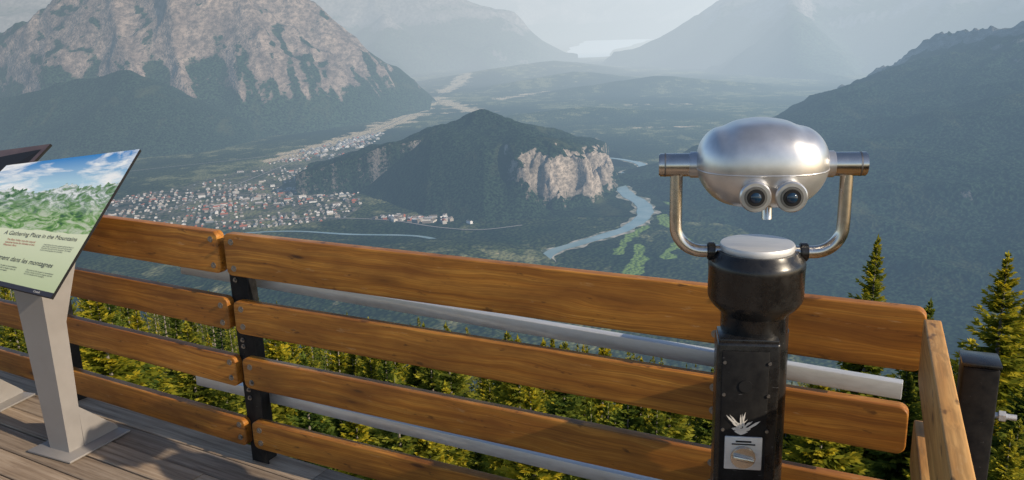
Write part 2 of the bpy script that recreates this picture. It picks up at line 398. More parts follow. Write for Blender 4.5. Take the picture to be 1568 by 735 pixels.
# scraped-off sticker (small paper remnants)
bm=bmesh.new()
for k in range(14):
    t=math.radians(90+random.uniform(-75,75)); L=random.uniform(.014,.05); c=Vector((-.035+random.uniform(-.012,.012),-.1112-.0002*k,.866+random.uniform(-.006,.008))); dr=Vector((math.cos(t),0,math.sin(t))); sd_=Vector((-dr.z,0,dr.x))*random.uniform(.001,.0035)
    v=[bm.verts.new(q) for q in (c-sd_*.7,c+sd_*.7,c+dr*L*.7+sd_,c+dr*L,c+dr*L*.65-sd_)]
    bm.faces.new(v)
v=[bm.verts.new((-.035+.020*math.cos(a)*(1+.35*math.sin(5*a)),-.1108,.860+.009*math.sin(a)*(1+.5*math.sin(3*a)))) for a in [i*math.pi/8 for i in range(16)]]; bm.faces.new(v)
bm_obj("sticker_remnant",bm,M_white,vw)

# ------------------------------------------------------------ interpretive signs
def art_mat():
    s=N("sign_artwork"); uv=s.n('ShaderNodeTexCoord').outputs['UV']; sp=s.n('ShaderNodeSeparateXYZ'); s.l(uv,sp.inputs[0]); u,v=sp.outputs[0],sp.outputs[1]
    cl=s.noise(s.mapping(uv,(2.2,6,1)),1.3,6,.6,.5)
    skyc=s.mix(s.mapr(v,.78,1.0),(.36,.56,.70),(.03,.20,.52)); skyc=s.mix(s.mapr(cl,.46,.60),skyc,(.78,.82,.84))
    rid=s.noise(s.mapping(uv,(3.2,.5,1)),1.6,6,.6)
    mh=s.math('MULTIPLY_ADD',rid,.40,.53)
    n2=s.noise(s.mapping(uv,(10,14,1)),1,6,.7,1.2)
    mc=s.ramp(n2,[(.36,(.03,.09,.055)),(.45,(.12,.24,.09)),(.52,(.30,.38,.36)),(.58,(.66,.71,.72))])
    low=s.ramp(s.noise(s.mapping(uv,(6,12,1)),1,6,.7,2.0),[(.38,(.03,.09,.04)),(.48,(.14,.30,.07)),(.6,(.45,.52,.40))])
    mc=s.mix(s.mapr(v,.50,.66),low,mc)
    m=s.math('LESS_THAN',v,mh); pic=s.mix(m,skyc,mc)
    txt=s.mix(s.mapr(v,0,.40),(.42,.50,.30),(.60,.66,.48))
    edge=s.math('MULTIPLY_ADD',s.noise(s.mapping(uv,(5,1,1)),1,3),.05,.37)
    col=s.mix(s.math('LESS_THAN',v,edge),pic,txt)
    col=s.mix(s.math('LESS_THAN',v,.028),col,(.03,.03,.04))
    return s.done(s.bsdf(col,.35,0,.4))
M_art=art_mat()
s=N("sign_dark_print"); uvn=s.n('ShaderNodeTexCoord').outputs['UV']; M_art2=s.done(s.bsdf(s.ramp(s.noise(s.mapping(uvn,(4,7,1)),1,5),[(.3,(.06,.035,.03)),(.7,(.13,.085,.07))]),.4))
s=N("print_ink"); M_ink=s.done(s.bsdf((.03,.035,.05),.5)); s=N("red_ink"); M_red=s.done(s.bsdf((.35,.03,.02),.5))
def sign(BL,BR,TR,TL,base,art,texts):
    e=empty("interpretive_sign"); BL,BR,TR,TL=map(Vector,(BL,BR,TR,TL))
    n=(BR-BL).cross(TL-BL).normalized()
    if n.z<0: n=-n
    G=24; vs=[];uv=[]
    for j in range(G+1):
        for i in range(G+1):
            u,v=i/G,j/G; p=(BL*(1-u)+BR*u)*(1-v)+(TL*(1-u)+TR*u)*v; vs.append(p); uv.append((u,v))
    fs=[(j*(G+1)+i,j*(G+1)+i+1,(j+1)*(G+1)+i+1,(j+1)*(G+1)+i) for j in range(G) for i in range(G)]
    o=obj_from("sign_face",vs,fs,art,e); ul=o.data.uv_layers.new(name="UVMap")
    for l in o.data.loops: ul.data[l.index].uv=uv[l.vertex_index]
    q=[BL,BR,TR,TL]; top=[p-n*.002 for p in q]; bot=[p-n*.014 for p in q]
    obj_from("sign_backing",top+bot,[(0,1,2,3),(7,6,5,4),(0,4,5,1),(1,5,6,2),(2,6,7,3),(3,7,4,0)],M_rubber,e)
    ex=(BR-BL); ex.z=0; ex.normalize(); ey=Vector((-ex.y,ex.x,0)); bs=Vector(base)
    def planez(p): return BL.z-((p.x-BL.x)*n.x+(p.y-BL.y)*n.y)/n.z-.016/n.z
    vs=[]
    for z,wx,wy in((DECK+.012,.068,.040),(-1.12,.094,.05)):
        for a,b in((-1,-1),(1,-1),(1,1),(-1,1)):
            p=bs+ex*wx*a+ey*wy*b; vs.append(Vector((p.x,p.y,z)))
    for a,b in((-1,-1),(1,-1),(1,1),(-1,1)):
        p=bs+ex*.10*a+ey*.05*b; vs.append(Vector((p.x,p.y,planez(p))))
    fs=[]
    for l in(0,4):
        for q_ in range(4): fs.append((l+q_,l+(q_+1)%4,l+4+(q_+1)%4,l+4+q_))
    fs+= [(0,1,2,3),(8,9,10,11)]
    obj_from("sign_post",vs,fs,M_grey,e)
    for sx in(-.07,.07):
        a=bs+ex*sx+ey*.05; b=bs+ex*sx+ey*.26; c=Vector((a.x,a.y,-1.28)); 
        t=[Vector((a.x,a.y,planez(a))),Vector((b.x,b.y,planez(b))),Vector((b.x,b.y,planez(b)-.05)),c]
        obj_from("sign_bracket",[p+ex*.004 for p in t]+[p-ex*.004 for p in t],[(0,1,2,3),(7,6,5,4),(0,4,5,1),(1,5,6,2),(2,6,7,3),(3,7,4,0)],M_grey,e)
    bp=box("base_plate",(bs.x,bs.y,DECK+.009),(.30,.34,.010),M_grey,e,.002,(0,0,math.atan2(ex.y,ex.x)))
    bp.location=bs+ey*.07+Vector((0,0,.009))
    for sx in(-.070,.070):
        p0=bs+ex*sx+ey*.040; 
        t=[p0+Vector((0,0,.015)),p0+ey*.19+Vector((0,0,.015)),p0+ey*.19+Vector((0,0,.03)),p0+Vector((0,0,.22))]
        obj_from("gusset",[p+ex*.004 for p in t]+[p-ex*.004 for p in t],[(0,1,2,3),(7,6,5,4),(0,4,5,1),(1,5,6,2),(2,6,7,3),(3,7,4,0)],M_grey,e)
    for (u,v,size,body,mt) in texts:
        cu=bpy.data.curves.new("lettering",'FONT'); cu.body=body; cu.size=size; cu.materials.append(mt); cu.space_line=1.05
        t=bpy.data.objects.new("lettering",cu); COL.objects.link(t); t.parent=e
        p=(BL*(1-u)+BR*u)*(1-v)+(TL*(1-u)+TR*u)*v+n*.002
        t2=((BR-BL)*(1-v)+(TR-TL)*v).normalized(); tyy=n.cross(t2)
        t.matrix_world=Matrix(((t2.x,tyy.x,n.x,p.x),(t2.y,tyy.y,n.y,p.y),(t2.z,tyy.z,n.z,p.z),(0,0,0,1)))
    return e
small="Long before the town, people gathered here to\nhunt, trade and bathe in the warm springs that\nflow from the side of this mountain. The valley\nis still a meeting place for travellers."
fr="Bien avant la ville, les gens se rassemblaient\nici pour chasser et pour se baigner dans les\nsources chaudes de la montagne."
sign((-2.838,3.711,-.970),(-1.956,3.296,-1.035),(-1.762,3.9,-.496),(-2.524,4.085,-.578),(-2.19,3.60,DECK),M_art,
 [(.45,.345,.0315,"A Gathering Place in the Mountains",M_ink),(.50,.305,.014,"The Bow Valley was the natural\nseasonal home for families of the\nMountain Park.",M_red),
  (.76,.30,.0095,small,M_ink),(.38,.165,.034,"Rassemblement dans les montagnes",M_ink),(.50,.125,.0105,fr,M_ink),(.76,.125,.0095,fr,M_ink),(.88,.008,.014,"Canada",M_white)])
sign((-3.50,4.10,-1.05),(-2.80,3.86,-1.0),(-2.41,4.31,-.504),(-3.2,4.62,-.60),(-2.92,4.06,DECK),M_art2,[])

# ------------------------------------------------------------ noise tools
_perm=rng.permutation(4096); _g=rng.uniform(0,2*np.pi,4096); _gx=np.cos(_g); _gy=np.sin(_g)
def perlin(x,y):
    xi=np.floor(x).astype(np.int64); yi=np.floor(y).astype(np.int64); xf=x-xi; yf=y-yi
    def g(ix,iy,dx,dy):
        h=_perm[(ix+_perm[iy&4095])&4095]; return _gx[h]*dx+_gy[h]*dy
    u=xf*xf*xf*(xf*(xf*6-15)+10); v=yf*yf*yf*(yf*(yf*6-15)+10)
    a=g(xi,yi,xf,yf); b=g(xi+1,yi,xf-1,yf); c=g(xi,yi+1,xf,yf-1); d=g(xi+1,yi+1,xf-1,yf-1)
    return (a*(1-u)+b*u)*(1-v)+(c*(1-u)+d*u)*v
def fbm(x,y,o=5,gain=.5):
    r=0;a=1;t=0
    for i in range(o): r=r+a*perlin(x*2**i+17.3*i,y*2**i-9.1*i); t+=a; a*=gain
    return r/t*1.6
def ridged(x,y,o=6,gain=.55):
    r=0;a=1;t=0;w_=1
    for i in range(o):
        n=1-np.abs(perlin(x*2**i+31.7*i,y*2**i+5.3*i))*2; n=n*n*w_; w_=np.clip(n*1.5,0,1); r=r+a*n; t+=a; a*=gain
    return r/t
def seg_dist(X,Y,pts):
    best=np.full(X.shape,1e18); z=np.zeros(X.shape)
    for (x0,y0,z0),(x1,y1,z1) in zip(pts[:-1],pts[1:]):
        dx,dy=x1-x0,y1-y0; t=np.clip(((X-x0)*dx+(Y-y0)*dy)/(dx*dx+dy*dy),0,1)
        d=np.hypot(X-x0-t*dx,Y-y0-t*dy); m=d<best; best=np.where(m,d,best); z=np.where(m,z0+t*(z1-z0),z)
    return best,z
def cones(X,Y,ridges,slope):
    h=np.full(X.shape,-1e9)
    for pts in ridges:
        for a,b in zip(pts[:-1],pts[1:]):
            d,z=seg_dist(X,Y,[a,b]); h=np.maximum(h,z-slope*d)
    return h
def grid_mesh(name,X,Y,Z,mat,attrs={}):
    ny,nx=X.shape; me=bpy.data.meshes.new(name); nv=nx*ny
    me.vertices.add(nv); cod=np.stack([X,Y,Z],-1).reshape(-1).astype(np.float32); me.vertices.foreach_set('co',cod)
    i=np.arange(nv).reshape(ny,nx); q=np.stack([i[:-1,:-1],i[:-1,1:],i[1:,1:],i[1:,:-1]],-1).reshape(-1,4)
    keep=(Z.reshape(-1)[q].max(1)>FLOOR-40); q=q[keep]
    nf=len(q); me.loops.add(nf*4); me.loops.foreach_set('vertex_index',q.reshape(-1).astype(np.int32))
    me.polygons.add(nf); me.polygons.foreach_set('loop_start',(np.arange(nf)*4).astype(np.int32)); me.polygons.foreach_set('loop_total',np.full(nf,4,np.int32))
    me.polygons.foreach_set('use_smooth',np.ones(nf,bool))
    me.update(calc_edges=True)
    for k,a in attrs.items():
        at=me.attributes.new(k,'FLOAT','POINT'); at.data.foreach_set('value',a.reshape(-1).astype(np.float32))
    me.materials.append(mat); o=bpy.data.objects.new(name,me); COL.objects.link(o); return o
def K(pts): return [tuple(c*1000 for c in p) for p in pts]

# ------------------------------------------------------------ landscape materials
def mountain_mat(name,rock_a,rock_b,forest=(.018,.032,.017),fs=1.0,tree=.06,bump=True):
    s=N(name); p=s.pos(); rk=s.attr('rock')
    n1_=s.noise(s.mapping(p,(.006,.002,.004)),1,3,.65); n2=s.noise(s.mapping(p,(.024*fs,.010*fs,.03*fs)),1,4,.68)
    n3=s.noise(s.mapping(p,(tree,tree,tree)),1,1,.6)
    rock=s.mix(s.mapr(n1_,.35,.65),rock_a,rock_b); rock=s.mix(s.mapr(n2,.40,.60,0,.70),rock,tuple(x*.32 for x in rock_a))
    fc=s.mix(s.mapr(n3,.35,.65),tuple(x*.25 for x in forest),tuple(x*2.0 for x in forest))
    fc=s.mix(s.mapr(n1_,.55,.7,0,.5),fc,(.07,.075,.035))
    m=s.math('ADD',rk,s.math('MULTIPLY',s.math('SUBTRACT',n2,.5),1.4)); m=s.mapr(m,.40,.60)
    col=s.mix(m,fc,rock)
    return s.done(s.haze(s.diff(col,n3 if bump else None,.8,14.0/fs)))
M_casc=mountain_mat("limestone_mountain",(.20,.155,.135),(.40,.315,.26),fs=.8,tree=.045)
M_hill=mountain_mat("forested_hill",(.25,.215,.18),(.46,.39,.325),forest=(.013,.023,.012),fs=2.2,tree=.075)  # forest albedo darkened to put the hill's shade into its colour
M_rund=mountain_mat("shaded_mountain",(.20,.19,.185),(.32,.30,.285),forest=(.014,.026,.015),tree=.055)
M_farm=mountain_mat("distant_mountain",(.18,.165,.16),(.28,.255,.24),fs=.4,tree=.02,bump=False)
def mountain(name,x0,x1,y0,y1,st,hf,mat):
    xs=np.arange(x0,x1,st); ys=np.arange(y0,y1,st); X,Y=np.meshgrid(xs,ys); Z,rock=hf(X,Y)
    gy,gx=np.gradient(Z,st); sl=np.hypot(gx,gy)
    rock=rock+np.clip((sl-.75)*1.1,-.3,.8)
    return grid_mesh(name,X,Y,Z,mat,{'rock':rock})
def h_cascade(X,Y):
    wx=X+260*fbm(X/1700,Y/1700,4); wy=Y+260*fbm(X/1700+40,Y/1700,4)
    rd=[K([(-9,8.8,-.1),(-6.9,8.9,-.12),(-5.9,9.0,.02),(-5.3,9.0,.22),(-4.3,9.2,.62),(-3.36,9.5,.95),(-2.37,10.3,.47),(-2.06,10.6,.18),(-1.79,10.8,-.15),(-1.58,11,-.42),(-1.23,11.4,-.88)]),
        K([(-3.4,9.4,.95),(-2.85,8.95,.20),(-2.35,8.75,-.45)]),K([(-4.3,9.3,.62),(-3.85,8.7,-.02),(-3.45,8.3,-.45)]),K([(-2.37,10.3,.47),(-1.98,9.9,-.15),(-1.75,9.6,-.60)]),
        K([(-5.3,9.0,.22),(-4.8,8.5,-.2)])]
    h=cones(wx,wy,rd,.88); hn=np.clip((h-FLOOR)/1500,0,1.2)
    gx_=wx+.45*wy
    h=h+(ridged(gx_/620,Y/2400,5,.5)-.42)*270*np.sqrt(hn)*np.clip(hn*4,0,1)+(ridged(X/1100,Y/1100,5,.5)-.4)*200*hn+fbm(X/150,Y/200,4)*30*hn
    lay=h+.35*X+.05*Y; h=h+9*np.sin(lay/40+2*fbm(X/900,Y/900,2))*hn
    rock=np.clip((h+400)/700,-.5,.50)+fbm(gx_/170,Y/1600,5)*1.15+fbm(X/700,Y/700,3)*.5+.05
    rock=rock+.55*np.exp(-((X+1850)/420)**2)*np.clip((h+760)/250,0,1)
    return h,rock
mountain("mountain",-8200,-900,6700,12000,20,h_cascade,M_casc)
def h_stoney(X,Y):
    wx=X+120*fbm(X/700,Y/700,4); wy=Y+120*fbm(X/700+9,Y/700,4)
    h=cones(wx,wy,[K([(-7,7.4,-.55),(-5.3,7.5,-.50),(-4.64,7.6,-.44),(-4.02,7.6,-.345),(-3.41,7.6,-.25),(-3.12,7.7,-.42),(-2.94,7.8,-.62),(-2.35,7.8,-.84)])],.55)
    h=h+fbm(X/350,Y/350,5)*45
    return h,np.full(X.shape,-.25)+fbm(X/300,Y/300,4)*.6
mountain("forested_foothill",-7600,-1900,6000,9300,18,h_stoney,M_rund)
def sstep(x,a,b):
    t=np.clip((x-a)/(b-a),0,1); return t*t*(3-2*t)
def h_tunnel(X,Y):
    wx=X+70*fbm(X/380,Y/380,5); wy=Y+70*fbm(X/380+5,Y/380,5)
    h=cones(wx,wy,[K([(-.40,4.88,-.530),(-.30,4.88,-.505),(-.145,4.85,-.462),(-.03,4.75,-.495),(.084,4.62,-.55)])],.46)
    h2=cones(wx,wy,[K([(-.92,5.05,-.85),(-.70,4.95,-.655),(-.50,4.9,-.56),(-.40,4.88,-.53)])],.70)
    e=cones(X,Y,[K([(-.145,4.85,-.495),(.02,4.60,-.550),(.13,4.42,-.565),(.245,4.34,-.590),(.33,4.37,-.640),(.41,4.45,-.735),(.46,4.55,-.82)])],.26)
    h=np.maximum(np.maximum(h,h2),e)
    yb=np.interp(X,[-1100,-900,-440,-130,60,150,800],[5100,4700,4020,3780,3880,3860,3860])+60*fbm(X/200,Y/200,3)
    sl=.52+1.6*sstep(X,-40,180)
    lim=FLOOR-15+sl*(Y-yb); h=np.where(Y<4700,np.minimum(h,np.maximum(lim,FLOOR-80)),h)
    h=h+fbm(X/200,Y/200,5)*40*np.clip((h-FLOOR)/60,0,1)
    cl=[(-60,3990),(60,4100),(150,4150),(260,4190),(370,4255),(440,4360),(490,4480),(520,4650),(560,4900)]
    s_=np.zeros(X.shape); best=np.full(X.shape,1e18)
    for (ax,ay),(bx,by) in zip(cl[:-1],cl[1:]):
        dx,dy=bx-ax,by-ay; L=math.hypot(dx,dy); t=np.clip(((X-ax)*dx+(Y-ay)*dy)/L/L,0,1); d=np.hypot(X-ax-t*dx,Y-ay-t*dy); side=((X-ax)*dy-(Y-ay)*dx)/L
        m=d<best; best=np.where(m,d,best); s_=np.where(m,np.sign(side)*d,s_)
    jag=100*(ridged(X/170,Y/170,4)-.4)+90*fbm(X/240,Y/240,3)
    s2=s_+jag
    k=1/(1+np.exp(np.clip((s2+10)/28,-40,40)))
    talus=np.clip(72-.45*np.maximum(s2+40,0),0,72)
    wgt=sstep(X,-20,190)
    base=FLOOR+talus
    cut=np.where(h>base,base+(h-base)*k,h); h=h*(1-wgt)+cut*wgt
    face=np.exp(-((s2+0)/50)**2)*wgt
    h=h+face*34*ridged(X/42,Y/42,3)-face*14
    rock=-.40+fbm(X/120,Y/120,4)*.55+face*1.05+fbm(X/40,Y/40,3)*.9*face
    return h,rock
mountain("hill",-1250,800,3600,6000,7,h_tunnel,M_hill)
def h_rundle(X,Y):
    wx=X+160*fbm(X/900,Y/900,4); wy=Y+160*fbm(X/900+5,Y/900,4)
    rd=K([(2.45,7.35,-.90),(2.64,6.7,-.60),(2.95,6.2,-.295),(3.07,5.9,-.135),(3.17,5.6,-.090),(3.28,5.3,-.065),(3.6,4.6,-.02),(4.3,3.6,.08),(5.5,2.2,.2)])
    d,z=seg_dist(wx,wy,rd)
    h=z-.255*d-100*(1-np.exp(-d/130))+fbm(X/700,Y/700,5)*70*np.clip(d/500,.15,1)+ridged(X/260,Y/260,5)*60*np.exp(-d/600)-25+(ridged((X+Y)/420,(X-Y)/1500,4)-.4)*45*np.clip(d/400,0,1)
    return h,.95*np.exp(-d/330)-.12+fbm(X/250,Y/250,4)*.55
mountain("mountain",350,6300,1500,8800,22,h_rundle,M_rund)
def far(name,ridges,slope,x0,x1,y0,y1,st,amp,fl):
    def hf(X,Y):
        wx=X+amp*1.5*fbm(X/4000,Y/4000,4); wy=Y+amp*1.5*fbm(X/4000+3,Y/4000,4)
        h=cones(wx,wy,[K(r) for r in ridges],slope)+(ridged(X/fl,Y/fl,6)-.4)*amp
        return h,np.clip((h+200)/700,-.3,.8)
    mountain(name,x0,x1,y0,y1,st,hf,M_farm)
far("mountain",[[(-22,19,1.9),(-16,20,1.75),(-12,21,1.7),(-9,22,1.5),(-6,24,1.7),(-3.5,24,1.3),(-2,23.5,1.4),(-.2,24,.6),(.4,24.5,.1),(1.2,25,-.5)],[(-3.5,24,1.2),(-3,20,.0),(-2.7,17.5,-.7)],[(-.2,24,.5),(-.5,21,-.35),(-.6,19,-.75)]],.62,-20000,2000,14500,29000,130,400,2600)  # leftmost ridge points added to cover over-bright sky with a hazy tone
far("mountain",[[(2.9,20,-.85),(3.5,20,-.30),(4.6,20,.30),(6.5,19,1.2),(9,17,1.6),(13,15,1.8),(20,12,2.0)],[(6.5,19,1.1),(5.5,15.5,.1),(4.8,13,-.65)],[(9,17,1.5),(8,13,.3),(7,10.5,-.5)],[(13,15,1.8),(11,11,.5),(9,8.5,-.3)]],.60,2200,23000,6500,26000,140,360,2600)
far("mountain",[[(-26,52,3.0),(-13,57,3.4),(-5,60,3.2),(2,64,3.2),(6,66,3.0),(11,64,3.2),(16,58,3.4),(30,48,3.6)]],.4,-36000,40000,40000,82000,380,1000,6000)

# ------------------------------------------------------------ ground sheet
TOWN=[(-2.45,4.60),(-2.17,5.05),(-1.80,5.9),(-1.55,6.9),(-1.15,7.1),(-1.00,5.9),(-.96,5.2),(-.88,4.65),(-.80,4.30),(-.85,4.02),(-1.24,3.86),(-1.95,4.02)]
def in_poly(X,Y,poly):
    c=np.zeros(X.shape,bool); n=len(poly)
    for i in range(n):
        x0,y0=poly[i]; x1,y1=poly[(i+1)%n]
        c^=((y0>Y)!=(y1>Y))&(X<(x1-x0)*(Y-y0)/(y1-y0+1e-12)+x0)
    return c
def ground_z(X,Y):
    a=X/np.maximum(Y,1.0); sl=np.interp(a,[-.9,-.35,-.08,.3,.9],[.42,.45,.57,.58,.52])
    yy=np.maximum(Y-2.0,-3.0)
    z=-3.6-sl*yy; r=np.hypot(X,Y)
    z=z+fbm(X/14,Y/14,3)*.9*np.clip(r/12,0,1)+fbm(X/120,Y/120,4)*9*np.clip((r-40)/200,0,1)
    k=25.0; m=np.maximum(z,FLOOR); zz=np.where(np.abs(z-FLOOR)<k,(z+FLOOR)/2+((z-FLOOR)**2+k*k)/(4*k),m)
    return zz
rad=np.concatenate([np.geomspace(2.2,2000,200,endpoint=False),np.geomspace(2000,9000,300,endpoint=False),np.geomspace(9000,140000,120)])
ang=np.radians(np.linspace(-72,72,640)); A,Rr=np.meshgrid(ang,rad); GX=Rr*np.sin(A); GY=Rr*np.cos(A)-1.0; GZ=ground_z(GX,GY)
# low forested knolls on the valley floor
kn=np.maximum(0,cones(GX+80*fbm(GX/400,GY/400,3),GY,[K([(-.75,3.15,.075),(-.35,3.0,.09),(-.12,2.85,.05)]),K([(-.1,8.2,.06),(.8,8.6,.10),(1.6,8.3,.05)]),K([(1.0,11.5,.10),(2.2,12,.2),(3.2,11.5,.1)]),K([(.2,13,.12),(1.2,14,.2)]),K([(-.4,15.5,.2),(.9,17,.28),(1.6,18.5,.15)])],.16))
GZ=GZ+kn*.9
opn=np.zeros(GX.shape)
for pts,wd,st in [([(-1.75,6.2),(-1.45,7.2),(-1.18,8.4)],170,.95),([(-1.18,8.4),(-1.08,10.0),(-1.0,11.6)],210,1.0),([(-1.0,12.6),(-.72,15.5)],190,.85),([(-.35,9.4),(-.9,11.0)],190,.85),([(-.9,9.3),(-.35,9.4)],110,.7),([(1.2,15),(1.9,15.4)],200,.8),([(.3,9),(.9,8.7)],120,.7),([(1.4,9.5),(2.2,9.3)],120,.65),([(.5,5.35),(.72,5.25),(.66,4.8)],70,.85),([(.62,4.35),(.50,4.15)],50,.7),([(-.15,11),(.6,12)],180,.75),([(1.1,7.4),(1.6,7.3)],80,.55),([(.2,7.0),(.7,6.7)],80,.5),([(-.3,7.4),(.1,7.2)],90,.6)]:
    d,_=seg_dist(GX,GY,[(x*1000,y*1000,0) for x,y in pts]); opn=np.maximum(opn,st*np.exp(-(d/wd)**2))
golf=np.zeros(GX.shape)
wgx=GX+70*fbm(GX/160,GY/160,3); wgy=GY+90*fbm(GX/160+7,GY/160,3)
for pts,wd in [([(.90,5.1),(.86,4.75),(.80,4.45)],40),([(1.0,4.9),(.93,4.5),(.82,4.1)],32),([(.62,3.75),(.50,3.42),(.42,3.22)],28),([(.56,3.3),(.48,3.05),(.46,2.95)],30),([(.78,3.95),(.72,3.6)],28),([(.88,4.2),(.84,3.9)],28),([(1.1,5.6),(1.0,5.2)],36),([(.72,3.4),(.62,3.15)],24)]:
    d,_=seg_dist(wgx,wgy,[(x*1000,y*1000,0) for x,y in pts]); golf=np.maximum(golf,np.exp(-(d/wd)**2))
twn=in_poly(GX/1000,GY/1000,TOWN).astype(float); d,_=seg_dist(GX,GY,[(-620,4050,0),(-430,4000,0)]); twn=np.maximum(twn,.6*np.exp(-(d/90)**2))
s=N("valley_ground"); p=s.pos()
nA=s.noise(s.mapping(p,(.0009,.0006,0)),1,4,.62); nB=s.noise(s.mapping(p,(.006,.005,0)),1,4,.65)
vo=s.n('ShaderNodeTexVoronoi'); s.l(s.mapping(p,(.055,.055,0)),vo.inputs['Vector']); vo.inputs['Scale'].default_value=1
vo2=s.n('ShaderNodeTexVoronoi'); s.l(s.mapping(p,(.018,.018,0)),vo2.inputs['Vector']); vo2.inputs['Scale'].default_value=1
fc=s.mix(s.mapr(nA,.40,.60),(.018,.034,.020),(.115,.140,.050)); fc=s.mix(s.mapr(nB,.42,.62,0,.75),fc,(.028,.054,.020))
fc=s.mix(s.mapr(vo.outputs['Distance'],.15,.75,0,.78),fc,(.006,.012,.008))
clr=s.mapr(s.math('MULTIPLY',nB,nA),.27,.33); fc=s.mix(s.math('MULTIPLY',clr,.65),fc,(.24,.24,.12))
op=s.mapr(s.math('ADD',s.attr('open'),s.math('MULTIPLY',s.math('SUBTRACT',nB,.5),2.4)),.45,.68)
col=s.mix(op,fc,s.mix(nB,(.40,.32,.19),(.64,.53,.37)))
gf=s.mapr(s.math('ADD',s.attr('golf'),s.math('MULTIPLY',s.math('SUBTRACT',nB,.5),1.2)),.32,.55); col=s.mix(s.math('MULTIPLY',gf,.9),col,(.16,.25,.06))
tw=s.math('MULTIPLY',s.attr('town'),s.mapr(vo2.outputs['Distance'],.35,.6,0,.5)); col=s.mix(tw,col,(.16,.145,.125))
ln=s.n('ShaderNodeVectorMath',operation='LENGTH'); s.l(p,ln.inputs[0]); near=s.mapr(ln.outputs['Value'],250,900,1,0)
nn=s.noise(p,.9,4,.7); nc=s.ramp(nn,[(.35,(.018,.022,.010)),(.5,(.06,.070,.020)),(.62,(.12,.115,.035)),(.75,(.16,.12,.07))]); col=s.mix(near,col,nc)
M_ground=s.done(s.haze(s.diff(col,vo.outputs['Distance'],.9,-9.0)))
grid_mesh("ground",GX,GY,GZ,M_ground,{'open':opn,'golf':golf,'town':twn})

# ------------------------------------------------------------ river, lake, road
def ribbon(name,pts,widths,z,mat,sub=24,jag=.06):
    P_=[Vector((x*1000,y*1000)) for x,y in pts]; out=[];ww=[]
    n=len(P_)
    for i in range(n-1):
        p0=P_[max(i-1,0)];p1=P_[i];p2=P_[i+1];p3=P_[min(i+2,n-1)]
        for k in range(sub):
            t=k/sub; out.append(.5*((2*p1)+(p2-p0)*t+(2*p0-5*p1+4*p2-p3)*t*t+(3*p1-p0-3*p2+p3)*t**3)); ww.append(widths[i]*(1-t)+widths[i+1]*t)
    out.append(P_[-1]); ww.append(widths[-1])
    vs=[];fs=[]
    for i,p in enumerate(out):
        t=(out[min(i+1,len(out)-1)]-out[max(i-1,0)]).normalized(); nn=Vector((-t.y,t.x)); a=ww[i]*(1+jag*math.sin(i*.21)+jag*math.sin(i*.37+1)); b=ww[i]*(1+jag*math.sin(i*.17+2)+jag*math.sin(i*.31))
        vs+=[(p.x+nn.x*a,p.y+nn.y*a,z),(p.x-nn.x*b,p.y-nn.y*b,z)]
    for i in range(len(out)-1): fs.append((2*i,2*i+1,2*i+3,2*i+2))
    return obj_from(name,vs,fs,mat)
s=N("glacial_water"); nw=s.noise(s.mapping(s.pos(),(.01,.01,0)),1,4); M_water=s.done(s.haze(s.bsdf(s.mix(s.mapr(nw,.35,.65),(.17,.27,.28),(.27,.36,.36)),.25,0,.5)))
s=N("lake_water"); M_lake=s.done(s.haze(s.bsdf((.92,.95,.97),.08,.6,1.0)))  # near-white base stands in for the sky's reflection on the water
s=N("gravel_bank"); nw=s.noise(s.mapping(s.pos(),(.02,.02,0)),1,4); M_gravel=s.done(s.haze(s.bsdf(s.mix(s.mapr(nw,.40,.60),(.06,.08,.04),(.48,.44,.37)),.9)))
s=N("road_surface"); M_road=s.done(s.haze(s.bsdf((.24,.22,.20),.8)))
riv=[(.60,5.75),(.80,5.55),(.876,5.28),(.74,5.05),(.66,4.85),(.63,4.6),(.645,4.35),(.68,4.1),(.655,3.9),(.60,3.74),(.50,3.58),(.326,3.41),(.178,3.27),(.102,3.08),(.04,2.95),(-.1,2.85)]
rw=[12,20,32,38,36,36,38,40,38,34,32,30,27,26,24,18]
ribbon("river_bank",riv,[x*1.35+4 for x in rw],FLOOR+1.5,M_gravel,jag=.22)
ribbon("river",riv,rw,FLOOR+3,M_water)
ribbon("river",[(-2.2,3.9),(-1.6,3.75),(-1.10,3.79),(-.75,3.68),(-.43,3.60),(-.25,3.42),(-.12,3.28),(.03,3.10),(.09,3.02)],[8,9,10,12,12,14,14,16,16],FLOOR+3,M_water)
ribbon("lake",[(2.05,29),(2.5,25),(3.0,30),(4.4,38),(6.4,48),(8.6,58)],[240,480,800,1300,1900,2600],FLOOR+6,M_lake)
for pts in ([(-3.2,5.5),(-2.6,5.9),(-2.0,6.25),(-1.6,6.6),(-1.3,7.6),(-1.12,9),(-1.05,11),(-.8,14)],[(-1.9,4.3),(-1.75,5.0),(-1.6,6.0),(-1.5,6.8)],[(-1.5,4.05),(-1.0,4.05),(-.62,3.95),(-.35,3.76),(-.15,3.68),(.05,3.74)],[(-2.3,4.7),(-1.6,4.75),(-1.0,4.6)]):
    ribbon("road",pts,[6]*len(pts),FLOOR+4,M_road,jag=0)

